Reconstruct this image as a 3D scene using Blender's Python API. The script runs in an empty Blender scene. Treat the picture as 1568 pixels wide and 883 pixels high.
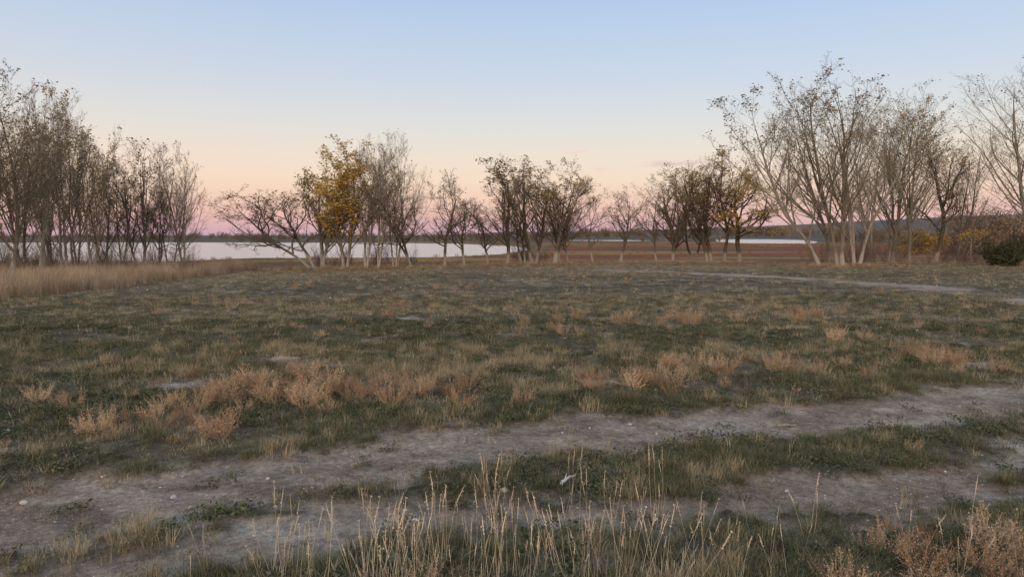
import bpy, math, numpy as np
from mathutils import Vector
R=np.random.default_rng
scene=bpy.context.scene
CAMH=2.5; PITCH=math.radians(4.46); F=1045.3
# ---------------------------------------------------------------- helpers
def site(px,py,z=0.0):
    a=(px-784)/F; b=-(py-441.5)/F
    dy=b*math.sin(PITCH)+math.cos(PITCH); dz=b*math.cos(PITCH)-math.sin(PITCH)
    t=(z-CAMH)/dz
    return (a*t, dy*t)
_T=R(7).random((256,256))
def vn(x,y,s=0):
    xi=np.floor(x).astype(int); yi=np.floor(y).astype(int)
    fx=x-xi; fy=y-yi; fx=fx*fx*(3-2*fx); fy=fy*fy*(3-2*fy)
    xi=xi+s*37; yi=yi+s*91
    g=lambda i,j:_T[i&255,j&255]
    return (g(xi,yi)*(1-fx)+g(xi+1,yi)*fx)*(1-fy)+(g(xi,yi+1)*(1-fx)+g(xi+1,yi+1)*fx)*fy
def fbm(x,y,s=0,o=4):
    v=0;a=1;t=0
    for i in range(o):
        v=v+a*vn(x,y,s+i); t+=a; a*=.5
        x,y=(x*1.6-y*1.2)+3.1,(x*1.2+y*1.6)+1.7
    return v/t
def ss(a,b,x):
    t=np.clip((x-a)/(b-a),0,1); return t*t*(3-2*t)
def pdist(x,y,P):
    d=np.full(np.shape(x),1e9)
    for (ax,ay),(bx,by) in zip(P[:-1],P[1:]):
        vx,vy=bx-ax,by-ay
        t=np.clip(((x-ax)*vx+(y-ay)*vy)/(vx*vx+vy*vy),0,1)
        d=np.minimum(d,np.hypot(x-ax-t*vx,y-ay-t*vy))
    return d
def inpoly(x,y,P):
    c=np.zeros(np.shape(x),bool); n=len(P)
    for i in range(n):
        ax,ay=P[i]; bx,by=P[(i+1)%n]
        if ay==by: continue
        c^=((ay>y)!=(by>y))&(x<(bx-ax)*(y-ay)/(by-ay)+ax)
    return c
WZ=-2.2
LAKE1=[site(*p,WZ) for p in [(-700,410),(40,410),(180,405),(290,400),(380,396),(520,396),(660,395),(760,390),(815,382),(790,377),(700,373.2),(600,372),(300,371.2),(-700,371)]]
LAKE2=[(128,378),(150,360),(166,378),(215,480),(275,640),(310,800),(230,780),(150,500)]
LAKE2b=[(45,560),(80,520),(120,540),(110,640),(50,640)]
def sdl(x,y):
    o=np.full(np.shape(x),1e9)
    for P in (LAKE1,LAKE2,LAKE2b):
        d=pdist(x,y,P+[P[0]]); d=np.where(inpoly(x,y,P),-d,d); o=np.minimum(o,d)
    return o
RUT1=[(-14,3.4),(-8,5.1),site(0,790),site(250,752),site(520,708),site(760,670),site(1000,655),site(1250,640),site(1420,625),site(1568,606),(14,13.2),(26,17)]
RUT2=[(-12,1.0),(-5.5,3.6),site(120,885),site(400,818),site(640,800),site(900,790),site(1150,765),site(1400,735),site(1568,702),(12,10.4),(26,14.4)]
PATH=[site(930,414),site(1080,419),site(1220,426),site(1330,434),site(1430,443),site(1568,461),(32,21),(50,12)]
PATCH=[(510,519,.22,.08),(430,546,.30,.12),(518,557,.2,.10),(285,594,.65,.18),(450,803,.62,.18),(250,800,.4,.12),(1545,680,.5,.25),(1540,555,1.2,.22),(630,487,.4,.12)]
PATCH=[(*site(a,b),c,d) for a,b,c,d in PATCH]
def masks(x,y):
    w=fbm(x*1.1,y*1.1,3,3)-.5; w2=fbm(x*6,y*6,9,3)-.5
    wd=.58+.08*ss(1,-4,x)
    t1=1-ss(wd-.1,wd+.34,pdist(x,y,RUT1)+w*.65+w2*.7)
    t2=(1-ss(.26,.66,pdist(x,y,RUT2)+w*1.0+w2*.9))*.9
    worn=(1-ss(.5,1.5,np.minimum(pdist(x,y,RUT1),pdist(x,y,RUT2))))*ss(.56,.67,fbm(x*1.3+3,y*2.6,15,4))*.75
    pd=pdist(x,y,PATH)
    p=(1-ss(.7,1.9,pd+w*2.2+w2*.8))*(.25+.75*ss(.3,.48,fbm(x*.3,y*.7,12,3)))
    tr=np.maximum(np.maximum(np.maximum(t1,t2),p),worn)
    pale=np.zeros(np.shape(x))
    for (cx,cy,a,b) in PATCH:
        pale=np.maximum(pale,1-ss(.6,1.25,np.hypot((x-cx)/a,(y-cy)/b*.7)+w*1.1+w2*1.2))
    pale=np.maximum(pale,p*.2)
    n=fbm(x*.7+9,y*1.1,21,4)
    pale=np.maximum(pale,ss(.67,.76,n+w2*.14)*.4*(y<40))
    return tr,pale
def crest(x): return 46+14*ss(-24,2,x)
def height(x,y):
    r=np.hypot(x,y)
    near=1-ss(70,100,r)
    z=(fbm(x*.12,y*.12,30,3)-.5)*.3*ss(5,22,r)*(1-ss(40,55,r))+(fbm(x*.9,y*.9,33,3)-.5)*.09*near+(fbm(x*5,y*5,36,2)-.5)*.035*(1-ss(15,40,r))
    tr,_=masks(x,y); z=z-.055*tr*(1-ss(20,40,r))
    c=crest(x)
    z=z-1.85*ss(0,30,y-c)
    d=sdl(x,y)
    z=z-1.3*(1-ss(-12,6,d))*ss(70,100,r)+ss(5,60,d)*(fbm(x*.02,y*.02,40,2)-.4)*.8*ss(90,130,r)
    az=x/np.maximum(y,1)
    hr=ss(-.18,.05,az)*10+ss(.05,.8,az)*34+7*(fbm(x*.004,y*.004,44,3)-.5)*ss(-.2,.1,az)
    hill=np.maximum(hr,-4)*ss(850,1700,r)
    hill+=2.5*ss(600,1400,r)
    return z+np.where(y>0,hill,0)+np.where(y>0,0,20*ss(300,1500,r))
def lerp(a,b,t): 
    t=t[...,None]; return np.asarray(a)*(1-t)+np.asarray(b)*t
def meadow_tone(x,y):
    n=fbm(x*.22,y*.5,50,4)*.5+fbm(x*1.7,y*1.7,54,3)*.5
    return ss(.32,.66,n+.05*ss(20,50,y))
def redpatch(x,y):
    return ss(.55,.68,fbm(x*.3+5,y*.6,60,3))
def ground_col(x,y):
    r=np.hypot(x,y)
    t=meadow_tone(x,y)
    g=lerp((.098,.095,.062),(.235,.195,.13),t)
    g=lerp(g,(.22,.15,.10),redpatch(x,y)*.35)
    soil=fbm(x*3,y*3,63,3)
    g=lerp(g,(.155,.125,.097),ss(.42,.6,soil)*.6)
    tr,pale=masks(x,y)
    trc=lerp((.31,.24,.185),(.47,.39,.31),ss(.3,.7,fbm(x*2,y*5,66,4)))
    g=lerp(g,trc,tr*.97)
    g=lerp(g,(.56,.495,.42),pale)
    c=crest(x)
    belt=ss(-18,-5,y-c)*(fbm(x*.3,y*.6,70,3)*.9+.25)
    g=lerp(g,(.36,.275,.165),np.clip(belt,0,1))
    n=fbm(x*.016,y*.05,73,4)
    fl=lerp((.27,.105,.065),(.34,.215,.09),ss(.47,.60,n))
    fl=lerp(fl,(.13,.12,.07),ss(.54,.64,fbm(x*.02+4,y*.07,77,4))*.85)
    fl=lerp(fl,(.26,.20,.13),1-ss(2,12,sdl(x,y)))
    g=lerp(g,fl,ss(6,24,y-c))
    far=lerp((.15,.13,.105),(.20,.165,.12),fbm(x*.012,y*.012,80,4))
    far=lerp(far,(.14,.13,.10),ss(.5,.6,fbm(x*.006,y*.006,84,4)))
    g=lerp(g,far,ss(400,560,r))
    g=lerp(g,(.25,.205,.195),ss(700,1900,r)*.8)  # distance haze painted into the far ground colour, no volume
    return g
# ---------------------------------------------------------------- node helpers
def newmat(name):
    m=bpy.data.materials.new(name); m.use_nodes=True
    nt=m.node_tree; b=nt.nodes['Principled BSDF']
    return m,nt,b
def N(nt,t,**k):
    n=nt.nodes.new(t)
    for a,v in k.items(): setattr(n,a,v)
    return n
def ramp(nt,stops,interp='LINEAR'):
    r=N(nt,'ShaderNodeValToRGB'); e=r.color_ramp.elements; r.color_ramp.interpolation=interp
    while len(e)>1: e.remove(e[-1])
    e[0].position=stops[0][0]; e[0].color=(*stops[0][1],1)
    for p,c in stops[1:]:
        q=e.new(p); q.color=(*c,1)
    return r
def mixc(nt,f,a,b,mode='MIX'):
    m=N(nt,'ShaderNodeMix',data_type='RGBA',blend_type=mode)
    for s,v in ((0,f),(6,a),(7,b)):
        if isinstance(v,(int,float)): m.inputs[s].default_value=v
        elif isinstance(v,tuple): m.inputs[s].default_value=(*v,1)
        else: nt.links.new(v,m.inputs[s])
    return m.outputs[2]
def srgb(r,g,b):
    f=lambda c:((c/255+.055)/1.055)**2.4 if c>10 else c/3294
    return (f(r),f(g),f(b))
# ---------------------------------------------------------------- mesh building
def mkmesh(name,V,parts,smooth=True):
    me=bpy.data.meshes.new(name)
    me.vertices.add(len(V)); me.vertices.foreach_set('co',V.astype(np.float32).ravel())
    loops=np.concatenate([f.ravel() for f,_ in parts]); tot=np.concatenate([np.full(len(f),f.shape[1]) for f,_ in parts])
    st=np.concatenate([[0],np.cumsum(tot)[:-1]])
    me.loops.add(len(loops)); me.loops.foreach_set('vertex_index',loops.astype(np.int32))
    me.polygons.add(len(tot)); me.polygons.foreach_set('loop_start',st.astype(np.int32)); me.polygons.foreach_set('loop_total',tot.astype(np.int32))
    me.polygons.foreach_set('material_index',np.concatenate([np.full(len(f),m) for f,m in parts]).astype(np.int32))
    me.polygons.foreach_set('use_smooth',np.full(len(tot),smooth))
    me.update(calc_edges=True)
    return me
def mkobj(name,me,mats=(),loc=(0,0,0),link=True):
    o=bpy.data.objects.new(name,me)
    for m in mats: me.materials.append(m)
    o.location=loc
    if link: scene.collection.objects.link(o)
    return o
def nrm(v): return v/np.maximum(np.linalg.norm(v,axis=-1,keepdims=True),1e-9)
class Build:
    def __init__(s): s.V=[];s.P=[];s.n=0
    def add(s,V,Fc,m): s.V.append(V); s.P.append((Fc+s.n,m)); s.n+=len(V)
    def tubes(s,pts,rad,sides,m):
        Nn,K,_=pts.shape
        if Nn==0: return
        tan=nrm(np.gradient(pts,axis=1))
        mean=nrm(pts[:,-1]-pts[:,0]); ax=np.eye(3)[np.argmin(np.abs(mean),axis=1)]
        u=nrm(np.cross(tan,ax[:,None,:])); v=np.cross(tan,u)
        a=np.arange(sides)*2*math.pi/sides
        ring=pts[:,:,None]+rad[:,:,None,None]*(u[:,:,None]*np.cos(a)[:,None]+v[:,:,None]*np.sin(a)[:,None])
        V=ring.reshape(-1,3)
        i=np.arange(Nn)[:,None,None]*K*sides+np.arange(K-1)[None,:,None]*sides; j=np.arange(sides)[None,None,:]; jn=(j+1)%sides
        Fc=np.stack([i+j,i+jn,i+sides+jn,i+sides+j],-1).reshape(-1,4)
        s.add(V,Fc,m)
    def quads(s,c,size,rng,m,flat=0):
        n=len(c)
        if n==0: return
        a=nrm(rng.normal(size=(n,3))*np.array([1,1,1-flat])); b=nrm(np.cross(a,rng.normal(size=(n,3))*np.array([1-flat,1-flat,1])))
        sz=(size*rng.uniform(.6,1.3,n))[:,None]
        V=np.stack([c-a*sz,c+b*sz*.6,c+a*sz,c-b*sz*.6],1).reshape(-1,3)
        s.add(V,np.arange(n*4).reshape(-1,4),m)
    def mesh(s,name,smooth=True): return mkmesh(name,np.concatenate(s.V),s.P,smooth)
def grow(start,d,L,K,gn,up,rng):
    n=len(start); P=np.zeros((n,K,3)); P[:,0]=start; d=nrm(d)
    for k in range(1,K):
        d=nrm(d+rng.normal(size=(n,3))*gn+np.array([0,0,up])); P[:,k]=P[:,k-1]+d*(L/(K-1))[:,None]
    return P
def kids(P,Rr,per,t0,t1,ang,lf,K,gn,up,rr,rng,taper=.6,minr=.004):
    n,Kp,_=P.shape; idx=np.repeat(np.arange(n),per)
    t=t0+(t1-t0)*((np.tile(np.arange(per),n)+rng.random(n*per))/per)
    f=t*(Kp-1); k=np.minimum(f.astype(int),Kp-2); fr=(f-k)[:,None]
    A=P[idx,k];B=P[idx,k+1]; pos=A*(1-fr)+B*fr; tan=nrm(B-A); r=Rr[idx,k]*(1-fr[:,0])+Rr[idx,k+1]*fr[:,0]
    pl=np.linalg.norm(np.diff(P,axis=1),axis=2).sum(1)[idx]
    v=rng.normal(size=(len(idx),3)); v-=tan*(v*tan).sum(1,keepdims=True); v=nrm(v)
    a=np.radians(ang)*rng.uniform(.65,1.35,len(idx))[:,None]
    d=tan*np.cos(a)+v*np.sin(a)
    L=pl*lf*(1-taper*(t-t0)/(1-t0+1e-6))*rng.uniform(.6,1.35,len(idx))
    C=grow(pos,d,L,K,gn,up,rng)
    r0=np.maximum(r*rr,minr); Rc=r0[:,None]*np.linspace(1,.3,K)[None]; Rc=np.maximum(Rc,minr*.5)
    return C,Rc
def tree_mesh(name,H,W,style,seed,stems=1,r0=.2,lean=(0,0),leaf=0,leafm=1,leaf_low=.3,minr=.0070,leafsize=.075):
    rng=R(seed); b=Build()
    up_=style=='up'
    sp=8 if up_ else 16
    th=rng.uniform(0,2*math.pi,stems)+np.arange(stems)*2.4; tl=np.radians(sp)*rng.uniform(.3,1.2,stems)*(1 if stems>1 else .4)
    d=np.stack([np.sin(tl)*np.cos(th)+lean[0],np.sin(tl)*np.sin(th)+lean[1],np.cos(tl)],1)
    st=np.stack([np.cos(th)*r0*1.3*(stems>1),np.sin(th)*r0*1.3*(stems>1),np.full(stems,-.15)],1)*1.0
    L=H*rng.uniform(.8,1.0,stems)
    K0=14
    P=grow(st,d,L,K0,.04 if up_ else .10,.05 if up_ else .07,rng)
    prof=np.linspace(1,0,K0)**.8*.95+.05; prof[0]*=1.5; prof[1]*=1.1
    rs=r0*rng.uniform(.7,1.05,stems)*(1 if stems<3 else .8)
    Rr=rs[:,None]*prof[None]
    sc=min(1.0,2.0/stems)**.6
    q=lambda n:max(2,int(round(n*sc)))
    if up_:
        P1,R1=kids(P,Rr,q(18),.16,.97,30,.44,8,.05,.10,.5,rng,taper=.5)
        P2,R2=kids(P1,R1,7,.12,.98,31,.48,6,.08,.10,.55,rng)
        P3,R3=kids(P2,R2,5,.1,.98,31,.52,4,.10,.08,.6,rng,minr=minr)
        P4,R4=kids(P3,R3,3,.1,1,30,.6,2,.1,.05,.7,rng,minr=minr*.76)
    else:
        P1,R1=kids(P,Rr,q(14),.26,.98,50,.56,9,.17,.07,.62,rng,taper=.4)
        P2,R2=kids(P1,R1,8,.15,.98,46,.50,6,.20,.06,.6,rng)
        P3,R3=kids(P2,R2,6,.1,.98,44,.50,5,.20,.04,.6,rng,minr=minr)
        P4,R4=kids(P3,R3,4,.1,1,42,.6,2,.2,.04,.7,rng,minr=minr*.76)
    b.tubes(P,Rr,8,0); b.tubes(P1,R1,5,0); b.tubes(P2,R2,4,2); b.tubes(P3,R3,3,2); b.tubes(P4,R4,3,2)
    if leaf:
        leaf=int(leaf*1.25)
        ends=np.concatenate([P4[:,-1],P3[:,-1],P4.mean(1)])
        cl=fbm(ends[:,0]*.9+50,ends[:,2]*.9+seed,seed%50,2)+.5*(fbm(ends[:,1]*.9+50,ends[:,2]*.9+9,seed%40,2)-.5)
        zz=ends[:,2]/H; w=(cl>.42)*ss(leaf_low-.1,leaf_low+.15,zz)+.05
        pick=rng.choice(len(ends),size=leaf,p=w/w.sum())
        b.quads(ends[pick]+rng.normal(size=(leaf,3))*.10,leafsize,rng,leafm)
    V=np.concatenate(b.V); z99=np.percentile(V[:,2],99.85); sz=H/z99
    wx=np.percentile(V[:,0],98)-np.percentile(V[:,0],2); sx=np.clip(W/wx,.55,1.7)
    for v in b.V:
        v[:,2]*=sz; h=ss(.02,.35,v[:,2]/H); f=1+(sx-1)*h
        v[:,0]*=f; v[:,1]*=f
    return b.mesh(name)
# ---------------------------------------------------------------- materials
def bark_material(name,dark,light,pale=(.46,.42,.37),line=1.0):
    m,nt,b=newmat(name)
    tc=N(nt,'ShaderNodeTexCoord'); sx=N(nt,'ShaderNodeSeparateXYZ'); nt.links.new(tc.outputs['Object'],sx.inputs[0])
    mp=N(nt,'ShaderNodeMapping'); mp.inputs['Scale'].default_value=(9,9,2); nt.links.new(tc.outputs['Object'],mp.inputs[0])
    no=N(nt,'ShaderNodeTexNoise'); no.inputs['Scale'].default_value=1; no.inputs['Detail'].default_value=5; nt.links.new(mp.outputs[0],no.inputs['Vector'])
    r=ramp(nt,[(.3,dark),(.7,light)]); nt.links.new(no.outputs[0],r.inputs[0])
    ad=N(nt,'ShaderNodeMath',operation='MULTIPLY_ADD'); nt.links.new(no.outputs[0],ad.inputs[0]); ad.inputs[1].default_value=.7; nt.links.new(sx.outputs[2],ad.inputs[2])
    mr=N(nt,'ShaderNodeMapRange'); mr.inputs[1].default_value=line+.2; mr.inputs[2].default_value=line+.55; mr.inputs[3].default_value=1; mr.inputs[4].default_value=0
    nt.links.new(ad.outputs[0],mr.inputs[0])
    c=mixc(nt,mr.outputs[0],r.outputs[0],pale); 
    c2=mixc(nt,.35,c,r.outputs[0])
    nt.links.new(c2,b.inputs['Base Color']); b.inputs['Roughness'].default_value=.9; b.inputs['Specular IOR Level'].default_value=.2
    bu=N(nt,'ShaderNodeBump'); bu.inputs['Strength'].default_value=.6; bu.inputs['Distance'].default_value=.03; nt.links.new(no.outputs[0],bu.inputs['Height']); nt.links.new(bu.outputs[0],b.inputs['Normal'])
    return m
BARK=bark_material('cottonwood_bark',(.13,.108,.088),(.28,.24,.20))
BARKD=bark_material('old_bark',(.07,.056,.045),(.18,.145,.115))
BARKL=bark_material('pale_bark',(.21,.185,.155),(.36,.32,.27))
def twig_material(name,a,bb):
    m,nt,b=newmat(name); g=N(nt,'ShaderNodeNewGeometry'); no=N(nt,'ShaderNodeTexNoise'); no.inputs['Scale'].default_value=.8; no.inputs['Detail'].default_value=3; nt.links.new(g.outputs['Position'],no.inputs['Vector'])
    ad=N(nt,'ShaderNodeMath',operation='MULTIPLY_ADD'); nt.links.new(g.outputs['Random Per Island'],ad.inputs[0]); ad.inputs[1].default_value=.4; ad.inputs[2].default_value=-.2
    a2=N(nt,'ShaderNodeMath',operation='ADD'); nt.links.new(ad.outputs[0],a2.inputs[0]); nt.links.new(no.outputs[0],a2.inputs[1])
    r=ramp(nt,[(.25,a),(.75,bb)]); nt.links.new(a2.outputs[0],r.inputs[0]); nt.links.new(r.outputs[0],b.inputs['Base Color']); b.inputs['Roughness'].default_value=.8; b.inputs['Specular IOR Level'].default_value=.2
    return m
TW={BARK:twig_material('cottonwood_twigs',(.17,.137,.105),(.34,.28,.215)),BARKD:twig_material('old_twigs',(.11,.085,.065),(.235,.185,.137)),BARKL:twig_material('pale_twigs',(.23,.195,.16),(.41,.355,.29))}
def leaf_material(name,stops,trans=.25):
    m,nt,b=newmat(name)
    g=N(nt,'ShaderNodeNewGeometry'); no=N(nt,'ShaderNodeTexNoise'); no.inputs['Scale'].default_value=2.3; no.inputs['Detail'].default_value=3
    nt.links.new(g.outputs['Position'],no.inputs['Vector'])
    mx=N(nt,'ShaderNodeMath',operation='MULTIPLY_ADD'); nt.links.new(g.outputs['Random Per Island'],mx.inputs[0]); mx.inputs[1].default_value=.5
    m2=N(nt,'ShaderNodeMath',operation='MULTIPLY'); nt.links.new(no.outputs[0],m2.inputs[0]); m2.inputs[1].default_value=.55; nt.links.new(m2.outputs[0],mx.inputs[2])
    r=ramp(nt,stops); nt.links.new(mx.outputs[0],r.inputs[0])
    nt.links.new(r.outputs[0],b.inputs['Base Color']); b.inputs['Roughness'].default_value=.75; b.inputs['Specular IOR Level'].default_value=.2
    tr=N(nt,'ShaderNodeBsdfTranslucent'); nt.links.new(r.outputs[0],tr.inputs[0])
    ms=N(nt,'ShaderNodeMixShader'); ms.inputs[0].default_value=trans; nt.links.new(b.outputs[0],ms.inputs[1]); nt.links.new(tr.outputs[0],ms.inputs[2])
    nt.links.new(ms.outputs[0],nt.nodes['Material Output'].inputs[0])
    return m
YEL=leaf_material('yellow_leaves',[(.1,(.42,.25,.06)),(.5,(.68,.44,.10)),(.9,(.80,.58,.18))])
BRN=leaf_material('dry_leaves',[(.1,(.18,.13,.07)),(.5,(.32,.23,.12)),(.9,(.46,.34,.18))])
OLV=leaf_material('olive_leaves',[(.1,(.22,.16,.07)),(.5,(.46,.33,.12)),(.9,(.64,.45,.15))])
JUN=leaf_material('juniper_needles',[(.1,(.035,.045,.024)),(.5,(.075,.085,.045)),(.9,(.13,.14,.07))],.1)
def tint_material(name,green,tan,rnd=.5):
    m,nt,b=newmat(name)
    at=N(nt,'ShaderNodeAttribute',attribute_type='INSTANCER',attribute_name='tint')
    oi=N(nt,'ShaderNodeObjectInfo'); g=N(nt,'ShaderNodeNewGeometry')
    a1=N(nt,'ShaderNodeMath',operation='MULTIPLY_ADD'); nt.links.new(g.outputs['Random Per Island'],a1.inputs[0]); a1.inputs[1].default_value=.5; nt.links.new(at.outputs['Fac'],a1.inputs[2])
    a2=N(nt,'ShaderNodeMath',operation='SUBTRACT',use_clamp=True); nt.links.new(a1.outputs[0],a2.inputs[0]); a2.inputs[1].default_value=.25
    c=mixc(nt,a2.outputs[0],green,tan)
    mr=N(nt,'ShaderNodeMapRange'); mr.inputs[3].default_value=1-rnd; mr.inputs[4].default_value=1+rnd; nt.links.new(oi.outputs['Random'],mr.inputs[0])
    vm=N(nt,'ShaderNodeVectorMath',operation='SCALE'); nt.links.new(c,vm.inputs[0]); nt.links.new(mr.outputs[0],vm.inputs['Scale'])
    nt.links.new(vm.outputs[0],b.inputs['Base Color']); b.inputs['Roughness'].default_value=.85; b.inputs['Specular IOR Level'].default_value=.1
    return m
GRASS=tint_material('meadow_grass_blades',(.100,.113,.058),(.48,.395,.26),.45)
WEED=tint_material('green_weed_leaves',(.06,.078,.037),(.19,.18,.11),.4)
KOCH=tint_material('dry_kochia_stems',(.38,.235,.145),(.60,.45,.30),.3)
STALK=tint_material('dry_seed_grass',(.52,.43,.32),(.74,.64,.49),.25)
REED=tint_material('straw_reed',(.32,.235,.165),(.54,.43,.31),.25)
# ---------------------------------------------------------------- ground sheet
th=np.concatenate([np.linspace(-52,52,640),np.linspace(54,306,86)])
th=np.radians(90-th); nT=len(th)
rr=[.5]
while rr[-1]<5200: rr.append(rr[-1]*(1.0115 if rr[-1]<1200 else 1.03)+.004)
rr=np.array(rr); nR=len(rr)
RR,TT=np.meshgrid(rr,th,indexing='ij')
X=(RR*np.cos(TT)).ravel(); Y=(RR*np.sin(TT)).ravel()
Z=height(X,Y)
i=np.arange(nR-1)[:,None]*nT; j=np.arange(nT)[None]; jn=(j+1)%nT
Fq=np.stack([i+j,i+nT+j,i+nT+jn,i+jn],-1).reshape(-1,4)
V=np.stack([X,Y,Z],1); V=np.concatenate([V,[[0,0,float(height(np.array([0.]),np.array([0.]))[0])]]])
cen=len(V)-1
tri=np.stack([np.full(nT,cen),np.arange(nT),(np.arange(nT)+1)%nT],1)
me=mkmesh('ground',V,[(Fq[:,::-1],0),(tri,0)])
col=me.attributes.new('ground_col','FLOAT_COLOR','POINT')
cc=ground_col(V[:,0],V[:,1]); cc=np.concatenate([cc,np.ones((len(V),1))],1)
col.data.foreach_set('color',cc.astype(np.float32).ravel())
tr,pl=masks(V[:,0],V[:,1]); a=me.attributes.new('track','FLOAT','POINT'); a.data.foreach_set('value',np.maximum(tr,pl).astype(np.float32))
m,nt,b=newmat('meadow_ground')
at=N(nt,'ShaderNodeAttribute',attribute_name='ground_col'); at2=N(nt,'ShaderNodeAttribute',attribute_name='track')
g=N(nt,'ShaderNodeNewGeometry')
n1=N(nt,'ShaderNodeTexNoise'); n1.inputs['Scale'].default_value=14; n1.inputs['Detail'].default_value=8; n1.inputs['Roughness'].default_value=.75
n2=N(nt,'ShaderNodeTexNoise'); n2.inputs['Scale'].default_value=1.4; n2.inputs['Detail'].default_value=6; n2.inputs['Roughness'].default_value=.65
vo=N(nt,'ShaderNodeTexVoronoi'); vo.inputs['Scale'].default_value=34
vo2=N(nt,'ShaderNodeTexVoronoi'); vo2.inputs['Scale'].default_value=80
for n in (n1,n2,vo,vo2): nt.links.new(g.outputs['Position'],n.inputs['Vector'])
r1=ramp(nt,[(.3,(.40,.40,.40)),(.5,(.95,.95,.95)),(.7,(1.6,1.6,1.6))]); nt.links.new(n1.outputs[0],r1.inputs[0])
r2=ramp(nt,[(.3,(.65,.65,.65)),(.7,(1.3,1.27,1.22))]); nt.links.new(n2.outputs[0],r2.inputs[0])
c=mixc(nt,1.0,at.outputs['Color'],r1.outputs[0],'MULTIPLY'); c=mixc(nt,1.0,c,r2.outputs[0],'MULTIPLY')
def fleck(vo,c,thr,d,colr,k):
    r3=ramp(nt,[(.0,(1,1,1)),(d,(1,1,1)),(d+.06,(0,0,0))]); nt.links.new(vo.outputs['Distance'],r3.inputs[0])
    sel=N(nt,'ShaderNodeSeparateColor'); nt.links.new(vo.outputs['Color'],sel.inputs[0])
    gt=N(nt,'ShaderNodeMath',operation='GREATER_THAN'); nt.links.new(sel.outputs[k],gt.inputs[0]); gt.inputs[1].default_value=thr
    mu=N(nt,'ShaderNodeMath',operation='MULTIPLY'); nt.links.new(r3.outputs[0],mu.inputs[0]); nt.links.new(gt.outputs[0],mu.inputs[1])
    mu2=N(nt,'ShaderNodeMath',operation='MULTIPLY'); nt.links.new(mu.outputs[0],mu2.inputs[0]); nt.links.new(at2.outputs['Fac'],mu2.inputs[1])
    return mixc(nt,mu2.outputs[0],c,colr)
c=fleck(vo2,c,.6,.3,(.17,.13,.10),1)
c=fleck(vo2,c,.65,.28,(.52,.46,.39),0)
c=fleck(vo,c,.8,.2,(.60,.54,.47),0)
nt.links.new(c,b.inputs['Base Color']); b.inputs['Roughness'].default_value=1; b.inputs['Specular IOR Level'].default_value=.05
bu=N(nt,'ShaderNodeBump'); bu.inputs['Strength'].default_value=1; bu.inputs['Distance'].default_value=.045; nt.links.new(n1.outputs[0],bu.inputs['Height']); nt.links.new(bu.outputs[0],b.inputs['Normal'])
mkobj('ground',me,[m])
# ---------------------------------------------------------------- lake water
V=np.array([[-2500,60,WZ],[2500,60,WZ],[2500,1000,WZ],[-2500,1000,WZ]],float)
me=mkmesh('lake_water',V,[(np.array([[0,1,2,3]]),0)])
m,nt,b=newmat('lake_water'); b.inputs['Base Color'].default_value=(.38,.39,.40,1); b.inputs['Roughness'].default_value=.18; b.inputs['IOR'].default_value=1.4
g=N(nt,'ShaderNodeNewGeometry'); mp=N(nt,'ShaderNodeMapping'); mp.inputs['Scale'].default_value=(.5,1.2,1); nt.links.new(g.outputs['Position'],mp.inputs[0])
no=N(nt,'ShaderNodeTexNoise'); no.inputs['Scale'].default_value=1.2; no.inputs['Detail'].default_value=4; nt.links.new(mp.outputs[0],no.inputs['Vector'])
bu=N(nt,'ShaderNodeBump'); bu.inputs['Strength'].default_value=.5; bu.inputs['Distance'].default_value=.14; nt.links.new(no.outputs[0],bu.inputs['Height']); nt.links.new(bu.outputs[0],b.inputs['Normal'])
mkobj('lake_water',me,[m])
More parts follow.
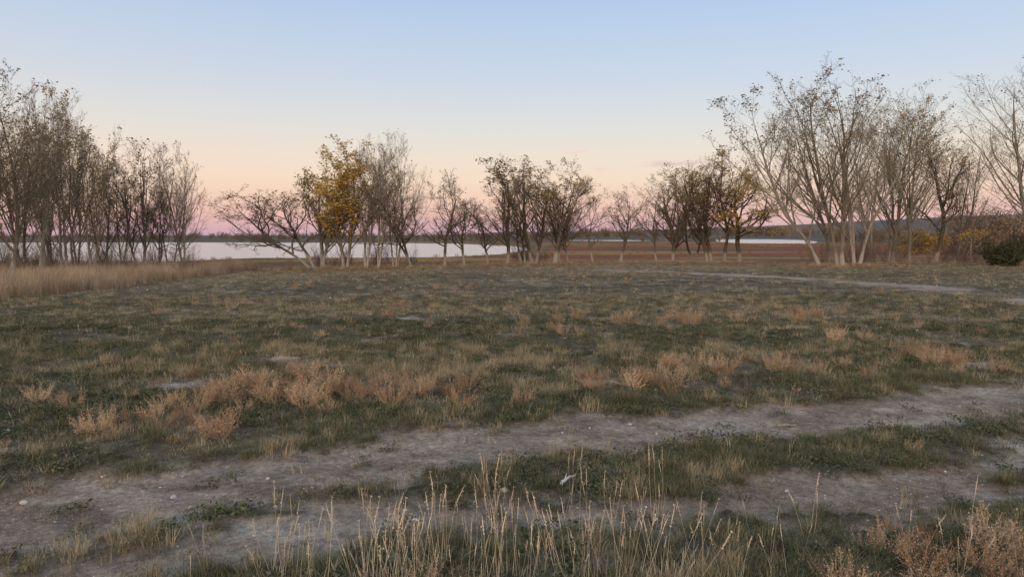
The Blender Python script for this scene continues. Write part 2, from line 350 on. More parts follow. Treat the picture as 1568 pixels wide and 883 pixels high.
# ---------------------------------------------------------------- trees
def gz(x,y): return float(height(np.array([x]),np.array([y]))[0])
T=[
('cottonwood_tree',-70,432,95,150,'up',3,.15,(0,0),500,BRN,.5,BARK),
('cottonwood_tree',-20,424,98,120,'up',3,.13,(0,0),500,BRN,.5,BARK),
('cottonwood_tree',12,428,106,80,'up',2,.12,(0,0),600,BRN,.5,BARK),
('cottonwood_tree',38,420,170,70,'up',2,.10,(.03,0),1400,OLV,.3,BARK),
('cottonwood_tree',62,424,134,80,'up',2,.11,(0,0),500,BRN,.5,BARKL),
('cottonwood_tree',80,418,185,70,'up',2,.09,(0,0),1100,OLV,.2,BARK),
('cottonwood_tree',98,422,140,80,'up',2,.11,(.03,0),900,OLV,.3,BARK),
('cottonwood_tree',118,418,150,75,'up',3,.10,(0,0),500,BRN,.5,BARKL),
('cottonwood_tree',140,420,190,60,'up',2,.09,(.03,0),900,OLV,.2,BARKL),
('cottonwood_tree',160,416,220,60,'up',2,.09,(0,0),200,BRN,.4,BARK),
('cottonwood_tree',186,415,240,60,'up',2,.08,(0,0),150,BRN,.4,BARKL),
('cottonwood_tree',215,417,210,65,'up',2,.10,(.0,0),500,BRN,.5,BARKD),
('cottonwood_tree',238,414,270,60,'gn',2,.10,(.05,0),100,BRN,.5,BARKD),
('cottonwood_tree',262,413,255,55,'up',2,.07,(.0,0),80,BRN,.5,BARK),
('cottonwood_tree',285,413,220,65,'up',2,.09,(.04,0),80,BRN,.5,BARKL),
('bare_willow_tree',478,411,274,140,'gn',2,.15,(-.55,0),150,BRN,.5,BARKD),
('cottonwood_tree',492,410,252,80,'up',2,.13,(-.05,.1),3000,OLV,.3,BARK),
('yellow_cottonwood_tree',530,410,220,72,'up',2,.13,(.02,-.05),4200,YEL,.2,BARK),
('cottonwood_tree',560,411,198,62,'up',2,.10,(.02,.1),60,BRN,.6,BARKL),
('cottonwood_tree',577,411,226,60,'up',2,.09,(.02,0),60,BRN,.5,BARKL),
('cottonwood_tree',605,410,198,72,'up',3,.10,(.0,.1),80,BRN,.7,BARKL),
('bare_willow_tree',632,409,262,95,'gn',2,.14,(-.05,0),150,BRN,.5,BARKD),
('bare_willow_tree',681,408,262,80,'gn',1,.17,(-.08,0),100,BRN,.6,BARKD),
('bare_willow_tree',711,407,302,55,'gn',1,.14,(-.06,0),60,BRN,.6,BARKD),
('bare_willow_tree',747,405,314,60,'gn',1,.15,(.05,0),40,BRN,.6,BARKD),
('bare_willow_tree',777,405,240,80,'up',1,.18,(.06,0),800,BRN,.6,BARKD),
('bare_willow_tree',800,403,258,65,'gn',2,.12,(-.03,.05),400,BRN,.6,BARKD),
('bare_willow_tree',818,403,242,80,'up',2,.15,(0,.05),800,BRN,.6,BARKD),
('bare_willow_tree',850,404,246,95,'gn',1,.19,(.04,0),1100,OLV,.6,BARKD),
('bare_willow_tree',858,402,268,70,'up',2,.12,(.06,0),400,BRN,.6,BARKD),
('bare_willow_tree',872,402,296,55,'gn',2,.10,(.12,0),60,BRN,.6,BARKD),
('bare_willow_tree',908,401,286,60,'gn',1,.12,(-.06,0),60,BRN,.6,BARK),
('bare_willow_tree',951,400,286,55,'gn',1,.17,(0,0),500,BRN,.4,BARKD),
('bare_willow_tree',1006,400,272,65,'gn',1,.16,(-.14,0),60,BRN,.6,BARKD),
('bare_willow_tree',1027,400,256,75,'up',2,.16,(-.12,0),200,BRN,.6,BARKD),
('bare_willow_tree',1068,398,254,75,'gn',2,.15,(-.12,0),200,BRN,.6,BARKD),
('cottonwood_tree',1088,400,238,85,'up',2,.17,(-.10,0),1400,OLV,.5,BARKD),
('cottonwood_tree',1110,399,232,90,'gn',1,.20,(-.10,0),2000,OLV,.5,BARKD),
('yellow_cottonwood_tree',1133,399,245,130,'gn',1,.24,(.10,0),3800,YEL,.25,BARKD),
('cottonwood_tree',1256,407,145,150,'up',1,.17,(-.42,0),600,BRN,.6,BARKL),
('cottonwood_tree',1268,403,152,90,'up',1,.14,(-.12,.1),400,BRN,.6,BARK),
('cottonwood_tree',1288,407,104,120,'up',2,.18,(-.07,0),1200,BRN,.6,BARK),
('cottonwood_tree',1312,406,132,130,'up',3,.17,(.08,.05),800,BRN,.6,BARKL),
('cottonwood_tree',1338,402,146,95,'up',2,.13,(.02,0),300,BRN,.5,BARKL),
('cottonwood_tree',1365,400,144,95,'up',2,.13,(.06,0),300,BRN,.5,BARK),
('cottonwood_tree',1392,400,144,135,'up',3,.14,(.06,0),1200,OLV,.5,BARKL),
('yellow_cottonwood_tree',1392,398,335,85,'gn',3,.06,(0,0),2600,YEL,.1,BARK),
('bare_willow_tree',1430,400,204,130,'gn',1,.22,(.18,0),900,OLV,.5,BARKD),
('cottonwood_tree',1462,396,186,95,'up',2,.12,(.05,0),400,BRN,.5,BARK),
('cottonwood_tree',1590,407,88,210,'up',3,.20,(-.14,0),300,BRN,.6,BARKL),
('cottonwood_tree',1640,404,80,200,'up',2,.2,(-.05,0),300,BRN,.6,BARK),
]
tree_xy=[]
for k,(nm,px,py,top,w,sty,stems,r0,lean,leaf,lm,low,bk) in enumerate(T):
    x,y=site(px,py); z=gz(x,y); Hh=(py-top)*y/F*1.0 - z*.9; Ww=w*y/F
    me=tree_mesh(nm,Hh,Ww*1.15,sty,100+k,stems,r0,lean,leaf,1,low)
    mkobj(nm,me,[bk,lm,TW[bk]],(x,y,z)); tree_xy.append((x,y))
x,y=site(1538,407)
rng=R(5); b_=Build(); n=26
a_=rng.uniform(0,6.28,n); d=np.stack([np.cos(a_)*.8,np.sin(a_)*.8,rng.uniform(.3,1.5,n)],1)
P=grow(np.zeros((n,3)),d,rng.uniform(1.2,2.4,n),6,.12,.1,rng); Rr=np.tile(np.linspace(.04,.01,6),(n,1))
P2,R2=kids(P,Rr,14,.15,1,45,.4,4,.15,.05,.5,rng); P3,R3=kids(P2,R2,6,.1,1,40,.5,2,.1,.05,.5,rng)
b_.tubes(P,Rr,4,0); b_.tubes(P2,R2,3,0); pts=np.concatenate([P3.reshape(-1,3),P2.reshape(-1,3)])
b_.quads(np.repeat(pts,4,0)+rng.normal(size=(len(pts)*4,3))*.06,.06,rng,1)
mkobj('juniper_bush',b_.mesh('juniper_bush'),[BARKD,JUN],(x,y,gz(x,y)))
# ---------------------------------------------------------------- instancing
def scatter(name,protos,x,y,scl,idx,tint,rng,tilt=.12,z=None,sink=0.0):
    n=len(x); 
    if z is None: z=height(x,y)
    me=bpy.data.meshes.new(name); me.vertices.add(n)
    me.vertices.foreach_set('co',np.stack([x,y,z-sink],1).astype(np.float32).ravel())
    def att(nm,ty,v,key):
        a=me.attributes.new(nm,ty,'POINT'); a.data.foreach_set(key,v.ravel())
    rot=np.stack([rng.normal(size=n)*tilt,rng.normal(size=n)*tilt,rng.uniform(0,6.283,n)],1)
    if scl.ndim==1: scl=np.repeat(scl[:,None],3,1)
    att('rot','FLOAT_VECTOR',rot.astype(np.float32),'vector'); att('scl','FLOAT_VECTOR',scl.astype(np.float32),'vector')
    att('tint','FLOAT',np.clip(tint,0,1).astype(np.float32),'value'); att('idx','INT',idx.astype(np.int32),'value')
    o=mkobj(name,me)
    coll=bpy.data.collections.new(name+'_kinds')
    for p in protos: coll.objects.link(p)
    ng=bpy.data.node_groups.new(name+'_scatter','GeometryNodeTree')
    ng.interface.new_socket('Geometry',in_out='INPUT',socket_type='NodeSocketGeometry'); ng.interface.new_socket('Geometry',in_out='OUTPUT',socket_type='NodeSocketGeometry')
    gi=ng.nodes.new('NodeGroupInput'); go=ng.nodes.new('NodeGroupOutput'); ip=ng.nodes.new('GeometryNodeInstanceOnPoints')
    ci=ng.nodes.new('GeometryNodeCollectionInfo'); ci.inputs['Collection'].default_value=coll; ci.inputs['Separate Children'].default_value=True; ci.inputs['Reset Children'].default_value=True
    def na(nm,ty):
        q=ng.nodes.new('GeometryNodeInputNamedAttribute'); q.data_type=ty; q.inputs['Name'].default_value=nm; return q.outputs['Attribute']
    ng.links.new(gi.outputs[0],ip.inputs['Points']); ng.links.new(ci.outputs[0],ip.inputs['Instance'])
    ip.inputs['Pick Instance'].default_value=True
    ng.links.new(na('idx','INT'),ip.inputs['Instance Index']); ng.links.new(na('rot','FLOAT_VECTOR'),ip.inputs['Rotation']); ng.links.new(na('scl','FLOAT_VECTOR'),ip.inputs['Scale'])
    ng.links.new(ip.outputs[0],go.inputs[0])
    md=o.modifiers.new('scatter','NODES'); md.node_group=ng
    return o
def blades(n,h0,h1,rad,wid,bend,rng,b,m=0,K=3):
    a=rng.uniform(0,6.283,n); rr_=rad*np.sqrt(rng.random(n)); base=np.stack([np.cos(a)*rr_,np.sin(a)*rr_,np.full(n,-.01)],1)
    a2=a+rng.normal(size=n)*.9; out=np.stack([np.cos(a2),np.sin(a2),np.zeros(n)],1)
    h=rng.uniform(h0,h1,n); bd=bend*rng.uniform(.2,1.3,n); side=np.stack([-np.sin(a2),np.cos(a2),np.zeros(n)],1)
    t=np.linspace(0,1,K)
    c=base[:,None]+out[:,None]*(bd*h)[:,None,None]*(t**1.8)[None,:,None]+np.array([0,0,1])*(h[:,None]*(t-.25*bd[:,None]*t*t))[:,:,None]
    w=wid*(1-t*.85)
    V=np.stack([c-side[:,None]*w[None,:,None],c+side[:,None]*w[None,:,None]],2).reshape(-1,3)
    i=np.arange(n)[:,None]*K*2+np.arange(K-1)[None]*2; i=i.ravel()
    b.add(V,np.stack([i,i+1,i+3,i+2],1),m)
def proto(name,fn,mats):
    b=Build(); fn(b); return mkobj(name,b.mesh(name),mats,link=False)
rg=R(11)
short=[proto('short_grass_%02d'%i,lambda b:blades(18,.02,.08,.10,.0032,1.1,rg,b),[GRASS]) for i in range(6)]
mid=[proto('mid_grass_%02d'%i,lambda b:blades(18,.05,.18,.07,.0030,.8,rg,b),[GRASS]) for i in range(4)]
def weedf(b):
    n=rg.integers(30,60); a=rg.uniform(0,6.28,n); r_=.13*np.sqrt(rg.random(n))
    b.quads(np.stack([np.cos(a)*r_,np.sin(a)*r_,rg.uniform(.01,.06,n)],1),.015,rg,0,flat=.5); blades(10,.03,.08,.1,.0035,.8,rg,b)
weed=[proto('broadleaf_weed_%02d'%i,weedf,[WEED]) for i in range(5)]
def kochf(b):
    n=22; a=rg.uniform(0,6.28,n); d=np.stack([np.cos(a)*.75,np.sin(a)*.75,rg.uniform(.3,1.3,n)],1)
    P=grow(np.stack([np.cos(a)*.05,np.sin(a)*.05,0*a],1),d,rg.uniform(.2,.45,n),6,.12,.12,rg); Rr=np.tile(np.linspace(.003,.0014,6),(n,1))
    P2,R2=kids(P,Rr,10,.2,1,38,.38,3,.12,.12,.6,rg,minr=.0016)
    b.tubes(P,Rr,3,0); b.tubes(P2,R2,3,0); e=np.concatenate([P2[:,1:].reshape(-1,3),P[:,3:].reshape(-1,3)])
    b.quads(e+rg.normal(size=e.shape)*.008,.010,rg,0)
koch=[proto('kochia_bush_%02d'%i,kochf,[KOCH]) for i in range(5)]
def stalkf(b):
    n=rg.integers(1,4); a=rg.uniform(0,6.28,n); r_=.07*np.sqrt(rg.random(n)); h=rg.uniform(.35,.7,n)
    P=grow(np.stack([np.cos(a)*r_,np.sin(a)*r_,0*a],1),np.stack([rg.normal(size=n)*.13,rg.normal(size=n)*.13,np.ones(n)],1),h,7,.035,0,rg)
    b.tubes(P,np.tile(np.linspace(.0018,.001,7),(n,1)),3,0)
    q=grow(P[:,-2],P[:,-1]-P[:,-2],h*.28,5,.05,0,rg); b.tubes(q,np.tile(np.array([.001,.0030,.0036,.0028,.001]),(n,1)),5,0)
    e=q.reshape(-1,3); e=np.repeat(e,3,0); b.quads(e+rg.normal(size=e.shape)*.005,.007,rg,0)
    blades(6,.06,.2,.07,.0022,.9,rg,b)
stalk=[proto('seed_grass_%02d'%i,stalkf,[STALK]) for i in range(8)]
reed=[proto('reed_%02d'%i,lambda b:blades(30,.35,.85,.22,.0075,.35,rg,b),[REED]) for i in range(4)]
# -- meadow grass
def region(n,y0,y1,rng,k=.82,pad=1.8,pw=1.0):
    y=y0+(y1-y0)*rng.random(n)**pw; x=rng.uniform(-1,1,n)*(k*y1+pad); keep=np.abs(x)<k*y+pad
    return x[keep],y[keep]
rng=R(21)
xs=[];ys=[];sc=[]
for (n,y0,y1,s) in [(60000,3.6,9,.85),(52000,9,16,1.05),(40000,16,28,1.4),(30000,28,60,2.0)]:
    x,y=region(n,y0,y1,rng); xs.append(x);ys.append(y);sc.append(np.full(len(x),s))
x=np.concatenate(xs);y=np.concatenate(ys);s=np.concatenate(sc)
tr,pl=masks(x,y); mt=meadow_tone(x,y)
dens=fbm(x*1.3,y*1.3,90,4)
keep=(rng.random(len(x))>np.clip(tr*1.35,0,1)*.975)&(rng.random(len(x))>pl*.9)&(rng.random(len(x))<ss(.34,.58,dens)*.9+.18+.25*ss(15,25,y))&(y<crest(x)+2)
x,y,s,mt,dens=[q[keep] for q in (x,y,s,mt,dens)]
clump=fbm(x*2.6,y*2.6,120,2)+rng.normal(size=len(x))*.07
tanm=clump<(.255+.28*mt-.05*(y<11)+.05*ss(30,50,y))
tint=np.clip(np.where(tanm,.70,.13)+rng.normal(size=len(x))*.14,0,1)
hs=s*rng.uniform(.6,1.3,len(x))*np.where(y>28,.36,np.where(y>16,.58,.9))*(.45+dens*1.1)*np.where(tanm,1.3,.9)
scatter('meadow_grass',short+mid,x,y,np.stack([s,s,hs],1),np.where(rng.random(len(x))<np.where(tanm,.6,.85),rng.integers(0,6,len(x)),rng.integers(6,10,len(x))),tint,rng)
# -- weeds
x,y=region(18000,3.4,20,rng); tr,pl=masks(x,y); k=(rng.random(len(x))>np.clip(tr*1.4,0,1)*.965)&(fbm(x*.8,y*.8,94,3)>.47)
x,y=x[k],y[k]; scatter('broadleaf_weeds',weed,x,y,rng.uniform(.6,1.5,len(x)),rng.integers(0,5,len(x)),rng.random(len(x))*.8,rng)
# -- kochia clumps
cl=[(330,600,24,6),(365,590,20,11),(400,600,22,7),(450,590,26,15),(490,600,26,11),(520,590,22,4),(570,590,18,5),(650,585,24,10),(700,590,22,4),(795,590,15,1),
(905,575,16,7),(950,580,14,2),(1000,570,20,10),(1040,555,20,7),(1080,555,16,4),(1220,552,20,5),(1290,550,14,2),(1430,540,20,12),(1455,545,14,4),
(170,640,30,4),(240,625,26,4),(290,640,25,3),(330,660,20,3),(200,600,20,2),(1010,480,40,12),(1060,478,45,11),(1220,470,40,8),(1190,465,30,4),(850,490,22,4),(620,455,22,4),(480,425,30,6),(375,450,25,4),(540,485,18,3),(250,575,22,2),(690,430,25,4),(1110,600,18,2),(870,470,20,3),
(1270,866,50,3),(1340,885,60,5),(1440,860,60,6),(1530,870,50,9),(1570,850,40,7),(700,890,40,3),(60,610,30,2),(1300,505,30,3),(1430,690,20,1)]
kx=[];ky=[];ks=[]
for (px,py,sp,n) in cl:
    cx,cy=site(px,py+14); 
    for _ in range(int(n)):
        kx.append(cx+rng.normal()*sp*cy/F); ky.append(cy+rng.normal()*.45*max(1,cy/12)); ks.append(rng.uniform(.4,1.0)*(.75 if cy<7 else 1.0))
x=rng.uniform(-1,1,620)*34; y=rng.uniform(7,46,620); k=np.abs(x)<.85*y; kx+=list(x[k]); ky+=list(y[k]); ks+=list(rng.uniform(.2,.5,k.sum()))
x,y,s=map(np.array,(kx,ky,ks)); tr,_=masks(x,y); k=(tr<.45); x,y,s=x[k],y[k],s[k]
scatter('dry_kochia_bushes',koch,x,y,s,rng.integers(0,5,len(x)),rng.random(len(x)),rng)
# -- foreground seed grass
fx=[];fy=[]
for (px,py,sp,n) in [(520,890,50,9),(575,910,40,12),(650,905,60,14),(720,880,60,10),(800,900,60,13),(900,880,60,10),(1000,880,70,10),(1090,870,60,6),(1150,840,50,4),(440,880,40,5),(870,800,120,9),(740,800,70,8),(1250,900,80,3),(1480,880,80,4),(350,890,60,3)]:
    cx,cy=site(px,py)
    fx+=list(cx+rng.normal(size=n)*sp*cy/F); fy+=list(cy+rng.normal(size=n)*.2)
x=np.array(fx);y=np.array(fy); scatter('dry_seed_grass',stalk,x,y,rng.uniform(.45,1.05,len(x)),rng.integers(0,8,len(x)),rng.random(len(x)),rng,tilt=.08)
x,y=region(6000,6,44,rng); tr,_=masks(x,y); k=(tr<.2)&(fbm(x*.5,y*.8,97,3)>.46); x,y=x[k],y[k]
scatter('meadow_seed_grass',stalk,x,y,rng.uniform(.2,.5,len(x)),rng.integers(0,8,len(x)),rng.random(len(x)),rng)
# -- reeds at left margin & along the tree belt
RE=[site(-260,520),site(0,492),site(60,476),site(160,448),site(290,425)]
x=rng.uniform(-60,-14,24000); y=rng.uniform(14,60,24000)
edge=np.interp(x,[p[0] for p in RE],[p[1] for p in RE])
k=(y>edge+rng.normal(size=len(x))*.9)&(y<crest(x)+4)&(x>-1.0*y)
k&=(x<np.interp(y,[20,30,42,60],[-15,-18,-19,-19]))
x,y=x[k],y[k]; scatter('reed_grass',reed,x,y,rng.uniform(.55,1.3,len(x)),rng.integers(0,4,len(x)),rng.random(len(x))*.6+fbm(x*.3,y*.3,99,2)*.5,rng)
tx=np.array(tree_xy); n=5200; pick=rng.integers(0,len(tx),n)
x=tx[pick,0]+rng.normal(size=n)*1.7; y=tx[pick,1]+rng.normal(size=n)*1.3
scatter('tree_base_grass',reed+koch,x,y,rng.uniform(.2,.6,n),np.where(rng.random(n)<.7,rng.integers(0,4,n),rng.integers(4,9,n)),rng.random(n)*.7,rng)
def brushf(b):
    n=6; d=np.stack([rg.normal(size=n)*.3,rg.normal(size=n)*.3,np.ones(n)],1)
    P=grow(np.stack([rg.normal(size=n)*.2,rg.normal(size=n)*.2,0*d[:,0]],1),d,rg.uniform(1.2,2.8,n),7,.08,.04,rg); Rr=np.tile(np.linspace(.016,.006,7),(n,1))
    P1,R1=kids(P,Rr,9,.1,1,36,.42,4,.1,.08,.6,rg,minr=.006); P2,R2=kids(P1,R1,4,.1,1,36,.5,2,.1,.05,.6,rg,minr=.005)
    b.tubes(P,Rr,3,0); b.tubes(P1,R1,3,0); b.tubes(P2,R2,3,0)
BRUSH=tint_material('brush_twigs',(.13,.10,.078),(.28,.225,.175),.3)
brush=[proto('brush_%02d'%i,brushf,[BRUSH]) for i in range(5)]
bx=[];by=[]
for (p0,p1,q0,q1,n) in [(-120,300,408,424,100),(470,650,404,409,20),(790,840,400,403,12),(1230,1420,399,404,26),(1420,1620,396,403,40)]:
    for _ in range(n):
        x_,y_=site(rng.uniform(p0,p1),rng.uniform(q0,q1)); bx.append(x_);by.append(y_)
x,y=np.array(bx),np.array(by); scatter('understorey_brush',brush,x,y,rng.uniform(.4,1.05,len(x)),rng.integers(0,5,len(x)),rng.random(len(x)),rng)
# -- stones on tracks, fallen leaves
def stone(i):
    import bmesh
    bm=bmesh.new(); bmesh.ops.create_icosphere(bm,subdivisions=2,radius=1); rs=R(300+i)
    ax=rs.uniform(.6,1.2,3)*np.array([1,1,.55]); d=nrm(rs.normal(size=(7,3))); h=rs.uniform(.6,.95,7)
    for v in bm.verts:
        p=np.array(v.co); 
        for q,hh in zip(d,h):
            t=p@q
            if t>hh: p=p-q*(t-hh)
        v.co=Vector(p*ax)
    me=bpy.data.meshes.new('stone'); bm.to_mesh(me); bm.free(); return me
STN=tint_material('pale_stone',(.32,.265,.22),(.66,.60,.53),.25)
st=[mkobj('stone_%02d'%i,stone(i),[STN],link=False) for i in range(5)]
x,y=region(40000,3.6,16,rng,pad=1); tr,pl=masks(x,y); cl_=ss(.42,.64,fbm(x*1.2,y*1.2,103,3)); k=rng.random(len(x))<np.maximum(np.maximum(tr,pl)*(.10+.55*cl_),.025); x,y=x[k],y[k]
sz=.004+.012*rng.random(len(x))**3+.018*rng.random(len(x))*(rng.random(len(x))>.97)
scatter('track_gravel',st,x,y,sz,rng.integers(0,5,len(x)),rng.random(len(x)),rng,tilt=.3,sink=.002)
FL=tint_material('fallen_leaf',(.42,.31,.15),(.72,.61,.34),.25)
def fl(b): b.quads(np.array([[0,0,.02]]),.035,rg,0,flat=.6)
fll=[proto('leaf_%02d'%i,fl,[FL]) for i in range(6)]
x,y=region(3600,4,55,rng); scatter('fallen_leaves',fll,x,y,rng.uniform(.5,1.1,len(x))*(.8+y*.015),rng.integers(0,6,len(x)),rng.random(len(x)),rng,sink=-.05*0)
# -- individual debris
def stick(name,px,py,L,r,ang,colr,bend):
    x,y=site(px,py); b=Build(); rs=R(int(px))
    t=np.linspace(0,1,9); P=np.stack([(t-.5)*L*math.cos(ang),(t-.5)*L*math.sin(ang),r+bend*np.sin(t*3.1)+.01*rs.normal(size=9)*.4],1)[None]
    b.tubes(P,(r*(1-.55*t)*(1+.15*rs.normal(size=9)))[None],7,0)
    q,qr=kids(P,(r*(1-.5*t))[None],3,.2,.9,40,.2,3,.1,0,.5,rs); b.tubes(q,qr,5,0)
    m,nt,bb=newmat(name); no=N(nt,'ShaderNodeTexNoise'); no.inputs['Scale'].default_value=30; rp=ramp(nt,[(.3,tuple(c*.7 for c in colr)),(.7,colr)]); nt.links.new(no.outputs[0],rp.inputs[0]); nt.links.new(rp.outputs[0],bb.inputs['Base Color']); bb.inputs['Roughness'].default_value=.8
    mkobj(name,b.mesh(name),[m],(x,y,gz(x,y)+.02))
stick('bleached_stick',870,742,.30,.018,1.0,(.68,.66,.63),.02)
stick('fallen_stick',1205,646,.26,.014,.05,(.46,.35,.24),.01)
def rock(px,py,s):
    x,y=site(px,py); o=mkobj('pale_rock',stone(int(px)),[],(x,y,gz(x,y)+s*.3)); o.scale=(s,s,s)
    m,nt,bb=newmat('pale_rock'); no=N(nt,'ShaderNodeTexNoise'); no.inputs['Scale'].default_value=6; rp=ramp(nt,[(.3,(.44,.40,.36)),(.7,(.66,.62,.56))]); nt.links.new(no.outputs[0],rp.inputs[0]); nt.links.new(rp.outputs[0],bb.inputs['Base Color']); bb.inputs['Roughness'].default_value=.9
    o.data.materials.append(m)
for (a_,b_,c_) in [(10,660,.055),(772,750,.04),(265,752,.035),(410,727,.03),(965,645,.035),(1110,662,.035),(920,680,.03),(36,762,.035),(903,652,.03)]: rock(a_,b_,c_)
# -- flats shrubs and distant woodland
def wood(b,H=6,seed=0,lf=500):
    rs=R(seed); n=4; d=np.stack([rs.normal(size=n)*.25,rs.normal(size=n)*.25,np.ones(n)],1)
    P=grow(np.stack([rs.normal(size=n)*.5,rs.normal(size=n)*.5,0*d[:,0]],1),d,H*rs.uniform(.7,1,n),7,.08,.05,rs); Rr=np.tile(np.linspace(.12,.03,7),(n,1))
    P1,R1=kids(P,Rr,10,.1,1,45,.5,5,.15,.06,.5,rs,minr=.02); P2,R2=kids(P1,R1,9,.1,1,42,.5,3,.15,.05,.6,rs,minr=.016)
    b.tubes(P,Rr,4,0); b.tubes(P1,R1,3,0); b.tubes(P2,R2,3,0); e=P2.reshape(-1,3); p=rs.integers(0,len(e),lf); b.quads(e[p]+rs.normal(size=(lf,3))*.2,.12,rs,1)
WL=tint_material('woodland_leaves',(.20,.15,.10),(.36,.26,.14),.35)
WB=tint_material('woodland_twigs',(.16,.125,.10),(.27,.22,.18),.3)
wd=[proto('woodland_tree_%02d'%i,lambda b:wood(b,6,400+i,450),[WB,WL]) for i in range(6)]
bx=[];by=[];bs=[]
def addw(az0,az1,d0,d1,n,s0,s1):
    az=rng.uniform(az0,az1,n); d=rng.uniform(d0,d1,n); bx.extend(az*d); by.extend(d); bs.extend(rng.uniform(s0,s1,n))
A=lambda px:(px-784)/F
addw(A(1460),A(1900),150,200,110,1.0,1.9)
addw(A(1380),A(1500),190,260,20,.5,1.0)
addw(A(960),A(1330),430,500,36,.5,.9)
addw(A(1270),A(1900),380,470,110,.7,1.5)
addw(A(880),A(1300),850,1100,170,1.0,2.2)
addw(A(-300),A(900),560,1000,440,.5,1.3)
addw(A(560),A(830),430,520,24,.4,.7)
x,y,s=map(np.array,(bx,by,bs)); k=sdl(x,y)>4; x,y,s=x[k],y[k],s[k]
scatter('distant_woodland',wd,x,y,np.stack([s*1.4,s*1.4,s],1),rng.integers(0,6,len(x)),rng.random(len(x)),rng,tilt=.03)
x=rng.uniform(-120,250,3600); y=rng.uniform(80,330,3600); k=(sdl(x,y)>5)&(y>crest(x)+16)&(fbm(x*.02,y*.05,75,3)>.47); x,y=x[k],y[k]
FLM=tint_material('flats_shrub',(.30,.12,.07),(.40,.25,.12),.3)
fs=[mkobj('flats_shrub_%02d'%i,koch[i].data.copy(),[],link=False) for i in range(4)]
for o in fs: o.data.materials.clear(); o.data.materials.append(FLM)
scatter('flats_shrubs',fs,x,y,rng.uniform(1.0,2.0,len(x)),rng.integers(0,4,len(x)),rng.random(len(x)),rng)
# ---------------------------------------------------------------- sky
w=bpy.data.worlds.new('sky'); scene.world=w; w.use_nodes=True; nt=w.node_tree; bg=nt.nodes['Background']
tc=N(nt,'ShaderNodeTexCoord'); sx=N(nt,'ShaderNodeSeparateXYZ'); nt.links.new(tc.outputs['Generated'],sx.inputs[0])
E=ramp(nt,[(0,srgb(198,170,186)),(.008,srgb(212,174,184)),(.028,srgb(233,190,182)),(.052,srgb(240,206,188)),(.08,srgb(243,218,199)),(.115,srgb(235,221,209)),(.155,srgb(221,220,220)),(.21,srgb(204,213,228)),(.28,srgb(186,205,231)),(.34,srgb(170,195,231)),(.6,srgb(150,178,216)),(1,srgb(145,168,204))])
Wr=ramp(nt,[(0,(1.6,.95,.56)),(.1,(1.6,1.12,.75)),(.3,(1.35,1.12,.88)),(.6,(.70,.69,.70)),(1,srgb(145,168,204))])
nt.links.new(sx.outputs[2],E.inputs[0]); nt.links.new(sx.outputs[2],Wr.inputs[0])
mr=N(nt,'ShaderNodeMapRange',interpolation_type='SMOOTHSTEP'); nt.links.new(sx.outputs[1],mr.inputs[0]); mr.inputs[1].default_value=.2; mr.inputs[2].default_value=-.6
mr2=N(nt,'ShaderNodeMapRange'); nt.links.new(sx.outputs[0],mr2.inputs[0]); mr2.inputs[1].default_value=-.6; mr2.inputs[2].default_value=.6
tintc=mixc(nt,mr2.outputs[0],(1.0,.98,.96),(.94,.975,1.0))
ec=mixc(nt,1.0,E.outputs[0],tintc,'MULTIPLY')
def dirv(px,py):
    a=(px-784)/F;b=-(py-441.5)/F; v=Vector((a,b*math.sin(PITCH)+math.cos(PITCH),b*math.cos(PITCH)-math.sin(PITCH))); return v.normalized()
mpn=N(nt,'ShaderNodeMapping'); mpn.inputs['Scale'].default_value=(30,30,160); nt.links.new(tc.outputs['Generated'],mpn.inputs[0])
cn=N(nt,'ShaderNodeTexNoise'); cn.inputs['Scale'].default_value=1.6; cn.inputs['Detail'].default_value=5; nt.links.new(mpn.outputs[0],cn.inputs['Vector'])
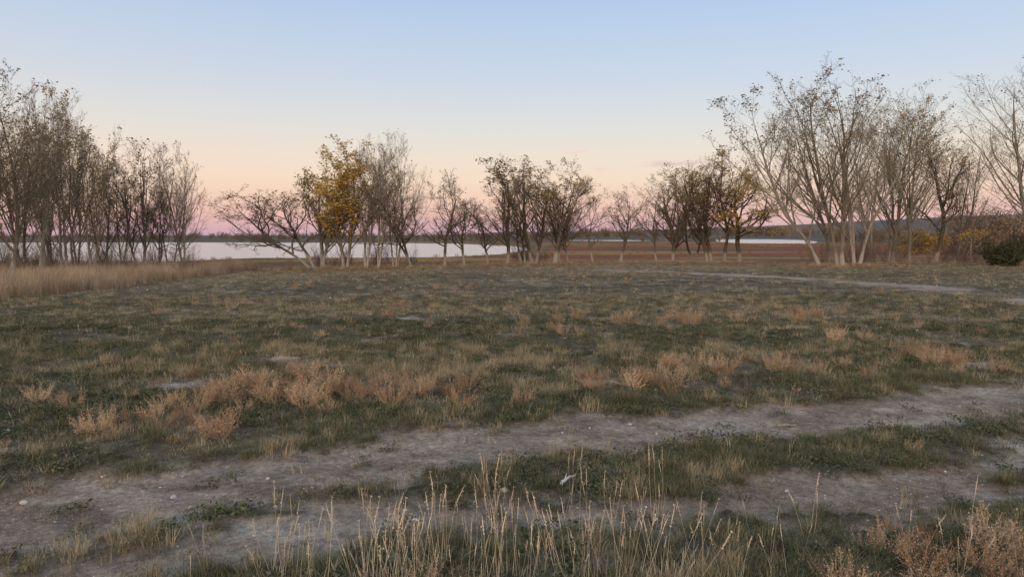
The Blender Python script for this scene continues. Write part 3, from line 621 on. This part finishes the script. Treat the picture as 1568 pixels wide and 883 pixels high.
for (px,py,sx_,sy_,cl_,st_) in [(880,232,.017,.0035,(.93,.55,.48),1.1),(1032,250,.040,.004,(.68,.49,.52),1.1),(918,259,.014,.002,(.85,.54,.50),.7),(1010,254,.03,.002,(.72,.50,.52),.6)]:
    d=dirv(px,py)
    sb=N(nt,'ShaderNodeVectorMath',operation='SUBTRACT'); nt.links.new(tc.outputs['Generated'],sb.inputs[0]); sb.inputs[1].default_value=d
    dv=N(nt,'ShaderNodeVectorMath',operation='DIVIDE'); nt.links.new(sb.outputs[0],dv.inputs[0]); dv.inputs[1].default_value=(sx_,.5,sy_)
    ln=N(nt,'ShaderNodeVectorMath',operation='LENGTH'); nt.links.new(dv.outputs[0],ln.inputs[0])
    f=N(nt,'ShaderNodeMapRange',interpolation_type='SMOOTHSTEP'); nt.links.new(ln.outputs['Value'],f.inputs[0]); f.inputs[1].default_value=1.4; f.inputs[2].default_value=0; f.inputs[3].default_value=0; f.inputs[4].default_value=1
    cr=N(nt,'ShaderNodeMapRange'); nt.links.new(cn.outputs[0],cr.inputs[0]); cr.inputs[1].default_value=.34; cr.inputs[2].default_value=.62
    mm=N(nt,'ShaderNodeMath',operation='MULTIPLY',use_clamp=True); nt.links.new(f.outputs[0],mm.inputs[0]); nt.links.new(cr.outputs[0],mm.inputs[1])
    m3=N(nt,'ShaderNodeMath',operation='MULTIPLY',use_clamp=True); nt.links.new(mm.outputs[0],m3.inputs[0]); m3.inputs[1].default_value=st_
    ec=mixc(nt,m3.outputs[0],ec,cl_)
full=mixc(nt,mr.outputs[0],ec,Wr.outputs[0])
sky=N(nt,'ShaderNodeTexSky',sky_type='NISHITA'); sky.sun_disc=False; sky.sun_elevation=math.radians(1.5); sky.sun_rotation=math.radians(205)
sc_=N(nt,'ShaderNodeVectorMath',operation='SCALE'); nt.links.new(sky.outputs[0],sc_.inputs[0]); sc_.inputs['Scale'].default_value=.03
tot=N(nt,'ShaderNodeVectorMath',operation='ADD'); nt.links.new(full,tot.inputs[0]); nt.links.new(sc_.outputs[0],tot.inputs[1])
nt.links.new(tot.outputs[0],bg.inputs[0]); bg.inputs[1].default_value=1.0
L=bpy.data.lights.new('afterglow_sun','SUN'); L.energy=.8; L.angle=math.radians(25); L.color=(1,.80,.64)
lo=bpy.data.objects.new('afterglow_sun',L); scene.collection.objects.link(lo)
az=math.radians(205); el=math.radians(18); sd=Vector((math.sin(az)*math.cos(el),math.cos(az)*math.cos(el),math.sin(el))); lo.rotation_euler=sd.to_track_quat('Z','Y').to_euler(); lo.location=(0,-5,20)
# ---------------------------------------------------------------- camera
cam=bpy.data.cameras.new('camera'); cam.lens=24; cam.sensor_width=36; cam.clip_end=12000; cam.clip_start=.05
co=bpy.data.objects.new('camera',cam); scene.collection.objects.link(co); co.location=(0,0,CAMH); co.rotation_euler=(math.pi/2-PITCH,0,0); scene.camera=co
scene.view_settings.view_transform='Standard'; scene.view_settings.look='None'; scene.view_settings.exposure=0
print('done')
